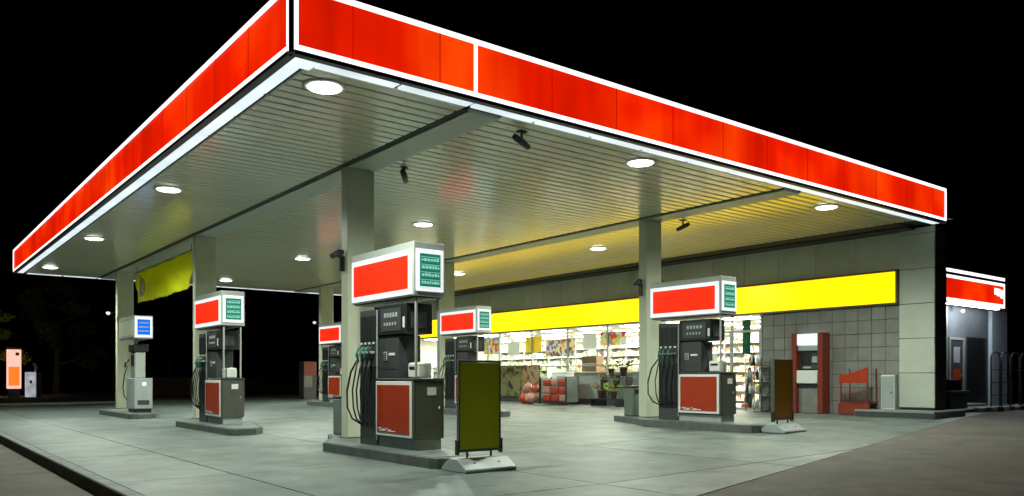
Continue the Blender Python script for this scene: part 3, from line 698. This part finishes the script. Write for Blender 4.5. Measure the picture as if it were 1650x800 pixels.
# plinth step in front of the pier
pl = thing('corner_step', 'low grey concrete step under the corner pier of the shop', 'step', (21, 9.9, ZF)); B('step_block', 'kerb', pl, 20.15, 21.9, 9.1, 11.15, ZF-.05, ZF+.17, bev=.02); B('step_edge', 'darkgrey', pl, 20.13, 20.16, 9.12, 11.12, ZF-.03, ZF+.12)
# dark tank or tyre stack between pier and door
tk = thing('storage_crate', 'dark low crate stack in the recess right of the corner pier', 'crate', (24, 10.4, ZF)); B('crate_body', 'black', tk, 24.2, 25.4, 10.5, 11.2, ZF+.02, ZF+.55, bev=.02); B('crate_lid', 'darkgrey', tk, 24.15, 25.45, 10.45, 11.25, ZF+.553, ZF+.62, bev=.015); B('crate_body', 'black', tk, 24.4, 25.2, 10.6, 11.15, ZF+.622, ZF+.95, bev=.02)
# ------------------------------------------------------------------ cash machine, rack, cabinet
am = thing('cash_machine', 'cash machine in a dark red frame with a lit white header', 'cash machine', (20.7, 12.75, ZF))
for a, b in ((12.26, 12.42), (13.07, 13.23)): B('frame_post', 'atm_red', am, 20.50, WX-.022, a, b, ZF, 2.52, bev=.01)
B('header', 'sign_white', am, 20.52, WX-.03, 12.425, 13.065, 2.18, 2.50, bev=.008)
B('hood', 'lightgrey', am, 20.56, WX-.03, 12.425, 13.065, 2.02, 2.17, bev=.01)
mb = B('machine_face', 'darkgrey', am, 20.66, WX-.03, 12.425, 13.065, 1.50, 2.015, bev=.005); B('screen', 'black', mb, 20.645, 20.661, 12.70, 13.0, 1.62, 1.95); B('keypad', 'lightgrey', mb, 20.61, 20.661, 12.48, 12.66, 1.68, 1.86, bev=.01); B('card_slot', 'silver', mb, 20.64, 20.661, 12.7, 12.95, 1.53, 1.58)
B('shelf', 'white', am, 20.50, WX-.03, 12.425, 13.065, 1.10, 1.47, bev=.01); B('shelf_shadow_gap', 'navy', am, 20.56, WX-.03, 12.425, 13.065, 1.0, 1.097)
B('lower_panel', 'tile', am, 20.6, WX-.03, 12.425, 13.065, ZF, .995, bev=.006)
rk = thing('metal_rack', 'red metal rack with a slanted top board between cash machine and grey box', 'rack', (20.6, 11.6, ZF))
for x in (20.35, 20.80):
    for y in (11.23, 11.97): B('leg', 'atm_red', rk, x, x+.03, y-.015, y+.015, ZF, 1.50 if x > 20.5 else (1.50 if y < 11.5 else 1.32))
m = MB(); a = [(11.2, 1.12), (12.0, 1.12), (12.0, 1.36), (11.75, 1.36), (11.2, 1.54)]
lo = [m.bm.verts.new((20.32, y, z)) for y, z in a]; hi = [m.bm.verts.new((20.348, y, z)) for y, z in a]; m.bm.faces.new(lo); m.bm.faces.new(hi[::-1])
for i in range(5): m.bm.faces.new((lo[i], lo[(i+1) % 5], hi[(i+1) % 5], hi[i]))
m.build('top_board', 'red_board', rk)
B('lower_board', 'atm_red', rk, 20.30, 20.348, 11.15, 12.02, ZF+.02, .58, bev=.004); B('shelf', 'atm_red', rk, 20.352, 20.84, 11.2, 12.0, .60, .62)
for z in (.78, .92): B('rail', 'red_paint', rk, 20.355, 20.37, 11.25, 11.95, z, z+.012)
rk.location.y -= .33
gb = thing('service_cabinet', 'slim pale grey cabinet against the corner pier', 'cabinet', (20.7, 10.7, ZF)); B('cabinet_body', 'white', gb, 20.68, WX-.045, 10.34, 10.70, ZF+.17, 1.34, bev=.01); B('cabinet_door', 'lightgrey', gb, 20.665, 20.679, 10.36, 10.68, ZF+.22, 1.30, bev=.004); B('lock', 'black', gb, 20.655, 20.664, 10.40, 10.43, .85, .9)
# bottle rack by the shop door
br = thing('bottle_rack', 'wire rack of bottled liquids beside the shop door', 'rack', (20.6, 14.5, ZF))
for y in (14.12, 14.66):
    for x in (20.35, 20.78): B('post', 'steel', br, x, x+.02, y, y+.02, ZF, 1.85)
for k in range(4):
    z = ZF+.10+k*.42; B('shelf', 'steel', br, 20.36, 20.79, 14.13, 14.67, z, z+.015)
    for j in range(4):
        y = 14.16+j*.125; MB().lathe(20.45, y+.05, [(0, z+.016), (.045, z+.016), (.045, z+.22), (.018, z+.27), (.018, z+.30), (0, z+.30)], 10).build('bottle', ('goods_a', 'lightgrey', 'white', 'navy')[(j+k*3) % 4], br, True)
# posters on the lower windows
for k, (a, b, z0, m, l) in enumerate(((24.85, 26.0, .5, 'poster_brown', 'brown and olive poster, rightmost on the lower shop windows'), (26.05, 27.6, .5, 'poster_olive', 'olive and black poster between the blue and the brown poster'), (27.65, 28.45, .42, 'poster_blue', 'narrow blue poster left of the olive poster'))):
    t = thing('poster', l, 'poster', (WX-.05, a, z0), 'posters on the lower shop windows'); B('print', m, t, WX-.062, WX-.052, a, b, z0, 1.74)
    B('border', 'wood' if k == 0 else 'darkgrey', t, WX-.05, WX-.035, a-.02, b+.02, z0-.03, 1.78)
# shop fittings
def shelf_unit(x, y0, n, mat_, label, h=1.9, w=.5):
    t = thing('shop_shelf', label, 'shelf', (x, y0, ZF), 'goods shelves inside the shop')
    L = n*1.0; B('back_board', 'shop_wall', t, x+w-.03, x+w, y0, y0+L, ZF, ZF+h)
    for i in range(n+1): B('upright', 'lightgrey', t, x, x+w-.031, y0+i-.012, y0+i+.012, ZF, ZF+h)
    nk = 7 if h > 2 else 5
    for k in range(nk):
        z = ZF+.12+k*(h-.1)/nk; B('shelf', 'white', t, x, x+w-.032, y0+.013, y0+L-.013, z-.02, z)
    s = MB(); rr = random.Random(int(x*7+y0*13))
    for k in range(nk):
        z = ZF+.121+k*(h-.1)/nk; y = y0+.03
        while y < y0+L-.12:
            ww = rr.uniform(.06, .16); hh = rr.uniform(.14, .27)
            if rr.random() < .9: s.box(x+.03, x+.28, y, y+ww-.01, z, z+hh)
            y += ww
    s.build('goods', mat_, t, kind='stuff')
shelf_unit(26.6, 15.2, 6, 'goods_a', 'wall shelf with packets behind the right pump', 2.75); shelf_unit(26.6, 21.6, 6, 'goods_b', 'wall shelf with brown packets in the middle of the shop', 2.75)
shelf_unit(26.6, 28.0, 7, 'goods_c', 'wall shelf with pale packets at the far end of the shop', 2.75)
shelf_unit(22.4, 17.3, 3, 'goods_b', 'low shelf just behind the window near the door', 1.35); shelf_unit(22.6, 21.0, 4, 'goods_a', 'low shelf with blue and white packets behind the middle window', 1.5); shelf_unit(22.4, 26.2, 4, 'goods_c', 'low shelf behind the olive and blue posters', 1.6)
shelf_unit(22.4, 31.2, 4, 'goods_a', 'low shelf behind the far windows', 1.6)
# window stickers and hanging promotional cards
for k, (y, z0, z1, w, m, l) in enumerate(((16.2, 1.25, 2.05, .55, 'white', 'plain white card in the window right of the right pump'), (18.6, 2.25, 2.95, .9, 'yellow_card', 'yellow card left of the right column in the window'), (21.7, 2.35, 2.95, .75, 'white', 'white card between the two picture cards in the window'), (24.9, 2.3, 2.95, 1.0, 'yellow_card', 'yellow card above the brown poster'), (26.3, 2.2, 2.75, .8, 'white', 'white card above the olive poster'), (27.6, 2.3, 3.0, 1.2, 'goods_a', 'printed card above the blue poster'), (20.2, 2.45, 2.95, 1.3, 'goods_a', 'blue and white card hung at the window left of the right column'), (22.9, 2.1, 2.8, 1.7, 'goods_b', 'cream card with small pictures hung at the middle window'), (17.5, 2.2, 3.0, .8, 'goods_c', 'pale card hung at the window right of the right pump'), (14.95, 2.0, 3.05, .28, 'green_plastic', 'narrow green strip banner at the shop door'), (29.6, 2.3, 2.9, 1.2, 'goods_c', 'pale green card hung at the far window'))):
    t = thing('window_card', l, 'card', (WX+.1, y, z0)); B('card', paper(m), t, WX+.08, WX+.09, y, y+w, z0, z1); 
    for q in (y+.05, y+w-.05): MB().tube([(WX+.085, q, z1), (WX+.085, q, 3.22)], .003, 5).build('string', 'white', t)
ct = thing('shop_counter', 'pale green shop counter behind the window', 'counter', (22, 21.5, ZF)); B('front', 'lightgrey', ct, 21.35, 21.42, 19.6, 24.4, ZF, 1.45); B('top', 'white', ct, 21.3, 22.0, 19.6, 24.4, 1.453, 1.5)
cr = thing('coffee_cabinet', 'brown wooden cabinet standing on the shop counter', 'cabinet', (21.6, 22.6, 1.5)); B('case', 'wood', cr, 21.45, 21.85, 22.2, 23.0, 1.503, 2.1); B('shelf', 'white', cr, 21.43, 21.449, 22.25, 22.95, 1.78, 1.82)
pa = thing('folded_parasol', 'furled dark parasol on an orange base inside the shop door', 'parasol', (21.6, 15.2, ZF)); MB().lathe(21.5, 15.35, [(0, ZF+1.35), (.05, ZF+1.3), (.17, ZF+.3), (.15, ZF+.22), (0, ZF+.22)], 14).build('canopy_cloth', 'black', pa, True); MB().lathe(21.5, 15.35, [(0, ZF+.2), (.25, ZF+.19), (.27, ZF+.02), (0, ZF+.01)], 16).build('base', 'orange_lit' if False else 'red_board', pa, True)
# ------------------------------------------------------------------ goods outside the shop
dc = thing('display_cage', 'dark wire cage of red wrapped goods in front of the shop window', 'display cage', (20.4, 22.8, ZF))
cy0, cy1, cx0, cx1 = 22.2, 23.7, 19.9, 20.5
for x in (cx0, cx1):
    for y in (cy0, cy1): B('post', 'black', dc, x-.02, x+.02, y-.02, y+.02, ZF, 1.30)
B('back_panel', 'bin', dc, cx0+.03, cx1, cy0-.02, cy0+.0, ZF+.1, 1.30)
for k in range(7):
    z = ZF+.12+k*.15; B('wire', 'black', dc, cx0-.012, cx0+.0, cy0+.02, cy1-.02, z, z+.012)
B('floor_tray', 'black', dc, cx0, cx1, cy0+.02, cy1-.02, ZF+.04, ZF+.08)
for j in range(3):
    for k in range(3): MB().box(cx0+.06, cx1-.08, cy0+.05+j*.47, cy0+.05+j*.47+.42, ZF+.10+k*.29, ZF+.36+k*.29, bev=.05, seg=2).build('goods_bag', 'skin_pink' if (j+k) % 3 == 0 else 'red_paint', dc, True)
bx = thing('polystyrene_box', 'white box on top of the wire cage by the shop window', 'box', (20.2, 22.7, 1.32)); B('box_body', 'white', bx, 20.0, 20.45, 22.35, 23.1, 1.305, 1.42, bev=.015); B('lid', 'white', bx, 19.98, 20.47, 22.33, 23.12, 1.422, 1.47, bev=.01)
k = 0
for x, y, z, s, m, l in ((19.8, 24.1, .24, .24, 'skin_pink', 'pink round bag on the ground left of the wire cage'), (19.95, 24.75, .24, .22, 'red_paint', 'red round bag, leftmost on the ground by the posters'), (19.9, 24.4, .66, .20, 'skin_pink', 'pink bag lying on top of the other bags left of the cage'), (19.9, 23.95, .62, .16, 'red_paint', 'small red bag on the pile touching the wire cage')):
    bg_ = MB(); bmesh.ops.create_icosphere(bg_.bm, subdivisions=3, radius=s, matrix=Matrix.Translation((x, y, z+ZF-.05)) @ Matrix.Diagonal((.8, 1.05, .95, 1)))
    rr = random.Random(k)
    for v in bg_.bm.verts: d = math.sin(v.co.x*31+k)*math.sin(v.co.y*27)*math.sin(v.co.z*35); v.co += (v.co-Vector((x, y, z+ZF)))*(.28*d+.12*math.sin(v.co.y*13+k*2))
    t = thing('goods_sack', l, 'bag', (x, y, ZF), 'round bags piled by the shop window'); bg_.build('sack', m, t, True); MB().tube([(x, y, z+ZF+s*.85), (x+.02, y, z+ZF+s*1.15)], [.03, .06], 8).build('knot', m, t); k += 1
# plant stand with pots
ps = thing('plant_stand', 'dark tiered stand holding flower pots left of the right column', 'plant stand', (20.2, 19.9, ZF))
for z, x0 in ((ZF+.25, 19.7), (ZF+.65, 19.95), (ZF+1.05, 20.2)): B('tier', 'black', ps, x0, x0+.3, 19.4, 20.7, z, z+.03)
for y in (19.42, 20.66): B('side_frame', 'black', ps, 19.7, 20.5, y, y+.03, ZF, ZF+.24); B('side_frame', 'black', ps, 20.2, 20.5, y, y+.03, ZF+.242, ZF+1.04)
def pot(x, y, z, lab_, s, fl):
    t = thing('potted_plant', lab_, 'potted plant', (x, y, z), 'flower pots on the tiered stand')
    MB().lathe(x, y, [(0, z), (.08*s, z), (.11*s, z+.2*s), (.12*s, z+.2*s), (.12*s, z+.23*s), (0, z+.22*s)], 12).build('pot', 'wood', t, True)
    q = MB(); rr = random.Random(int(x*100+y*37))
    for _ in range(90):
        a = rr.uniform(0, 6.28); e2 = rr.uniform(.2, 1.4); d = Vector((math.cos(a)*math.cos(e2), math.sin(a)*math.cos(e2), math.sin(e2))); p = Vector((x, y, z+.22*s))+d*rr.uniform(.08, .3)*s; u = d.orthogonal().normalized()*.04*s; v = d*.07*s
        q.quad(p-u, p-v*.2, p+u, p+v)
    q.build('leaves', fl, t)
for k, a in enumerate(((19.85, 19.7, ZF+.28, 'green potted plant at the right end of the lowest tier', 1.2, 'leaf_bright'), (19.85, 20.3, ZF+.28, 'brownish potted plant at the left end of the lowest tier', 1.3, 'leaf_brown'), (20.1, 19.8, ZF+.68, 'dark potted plant on the middle tier', 1.1, 'foliage2'), (20.1, 20.4, ZF+.68, 'reddish potted plant on the middle tier, left side', 1.1, 'leaf_brown'), (20.35, 19.7, ZF+1.08, 'potted plant with dark leaves on the top tier', 1.3, 'foliage2'), (20.35, 20.3, ZF+1.08, 'bright green potted plant on the top tier', 1.1, 'leaf_bright'))):
    M.setdefault('leaf_bright', mat('leaf_bright', (.28, .38, .05), .5)); M.setdefault('leaf_brown', mat('leaf_brown', (.22, .14, .07), .6))
    pot(*a)
# ------------------------------------------------------------------ far background
FS = thing('lit_price_sign', 'distant upright lit sign, white above and orange below, at the left edge', 'sign', (7.3, 62.3, 0))
Wd = .0
fx = math.cos(math.radians(-YAW)); fy = math.sin(math.radians(-YAW))
FSL = FS
B('foot', 'darkgrey', FS, 6.6, 7.25, 62.3, 62.45, -.1, .55); B('lit_frame', 'peach_lit', FS, 6.5, 7.33, 62.3, 62.45, .55, 3.15, bev=.03)
B('added_tree_light', 'tree_fill_glow', FS, 6.55, 7.28, 62.451, 62.47, .65, 3.05)  # unseen glowing panel added behind the sign to light the trees
B('orange_field', 'orange_lit', FS, 6.60, 7.23, 62.27, 62.299, .75, 2.0); B('dark_mark', 'red_paint', FS, 7.0, 7.2, 62.27, 62.299, 2.75, 2.95)
FB = thing('pay_station', 'pale box with a small grey head standing right of the distant lit sign', 'air pump', (8.6, 61.5, 0))
B('housing', 'pale_box_glow', FB, 7.45, 8.05, 61.3, 61.6, 0, 1.65, bev=.03); B('dial', 'black', FB, 7.68, 7.82, 61.28, 61.299, .9, 1.1); MB().tube([(8.0, 61.5, 1.66), (8.1, 61.5, 1.95), (7.95, 61.5, 2.25)], [.05, .12, .08], 8).build('head', 'lightgrey', FB, True)
B('box_side', 'darkgrey', FB, 8.06, 8.4, 61.35, 61.6, 0, 1.6)
struct(B('far_strip', 'kerb', None, 3, 16, 58.5, 58.8, -.13, .05))
lw = thing('low_wall', 'faint brown low wall beyond the forecourt, right of the leftmost pump', 'wall', (18, 58, 0))
w0 = None
for k in range(10):
    if w0 is None: w0 = B('wall_panel', 'brick_wall', lw, 13, 14.38, 56, 56.2, -.1, 1.3)
    else: repeat(w0, k*1.4, 0)
def leafcloud(mb, c, rad, n, s, rr):
    for _ in range(n):
        while True:
            p = Vector((rr.uniform(-1, 1), rr.uniform(-1, 1), rr.uniform(-1, 1)))
            if .3 < p.length < 1: break
        p = Vector(c)+Vector((p.x*rad[0], p.y*rad[1], p.z*rad[2])); d = Vector((rr.uniform(-1, 1), rr.uniform(-1, 1), rr.uniform(-1, 1))).normalized(); u = d.orthogonal().normalized()
        mb.quad(p-u*s*.5, p-d*s*.3, p+u*s*.5, p+d*s*.9)
tree_meshes = {}
def tree(x, y, h, kind, label):
    t = thing('tree', label, 'tree', (x, y, 0), 'dark trees behind the filling station'); t.scale = (h/8.,)*3
    if kind not in tree_meshes:
        rr = random.Random(kind); tr = MB(); tr.tube([(0, 0, -.2), (.1, 0, 1.5), (.0, .15, 3.2), (.2, .1, 5.5), (.1, 0, 7)], [.26, .2, .16, .09, .03], 8); cl = []
        for k in range(9):
            a = k*2.4+rr.random(); z = 2.0+k*.55; L = rr.uniform(1.4, 2.4)*(1-.05*k); e = Vector((math.cos(a)*L, math.sin(a)*L, z+rr.uniform(.5, 1.2)))
            tr.tube([(0.05, .05, z), (e.x*.5, e.y*.5, z+.4), e], [.08, .05, .02], 6); cl.append(e)
        cl.append(Vector((.1, 0, 7)))
        cr = MB()
        for e in cl:
            for q in range(3): leafcloud(cr, e+Vector((rr.uniform(-.6, .6), rr.uniform(-.6, .6), rr.uniform(-.4, .5))), (.85*rr.uniform(.6, 1.1), .85*rr.uniform(.6, 1.1), .6*rr.uniform(.6, 1.1)), 150, .16, rr)
        tree_meshes[kind] = (tr.mesh('trunk', 'bark'), cr.mesh('crown', 'foliage' if kind == 1 else 'foliage2'))
    for nm, me in zip(('trunk', 'crown'), tree_meshes[kind]): o = bpy.data.objects.new(nm, me); COL.objects.link(o); o.parent = t
    t.rotation_euler.z = x*1.7
    return t
tree(5.6, 66.0, 7.0, 1, 'yellowish lit tree right behind the distant lit sign'); tree(4.6, 65.2, 6.0, 1, 'dim tree at the left edge beside the distant lit sign')
for k, (x, y, h, l) in enumerate(((10.5, 70, 9, 'dark tree just right of the pale distant box'), (15, 72, 10, 'dark tree left of the leftmost column'), (20, 74, 9, 'dark tree under the yellow banner'), (26, 76, 11, 'dark tree left of the second pump'), (33, 74, 10, 'dark tree right of the second pump'), (40, 72, 11, 'dark tree left of the farthest column'), (-1, 72, 11, 'tall dark tree beyond the left edge of the forecourt'))): tree(x, y, h, 2+k % 2, l)
vm = thing('vending_machine', 'dim red and grey vending machine left of the farthest column', 'vending machine', (15.6, 37.2, gz(15))); vx, vy = 17.0, 38.5
vm.location = (vx, vy, gz(15))
B('case', 'darkgrey', vm, vx-.35, vx+.35, vy-.3, vy+.3, gz(15), 2.1, bev=.02); B('red_top', 'atm_red', vm, vx-.33, vx+.33, vy-.32, vy-.301, 1.4, 2.05); B('window', 'steel', vm, vx-.33, vx+.1, vy-.32, vy-.301, .8, 1.37)
bpy.context.view_layer.update()
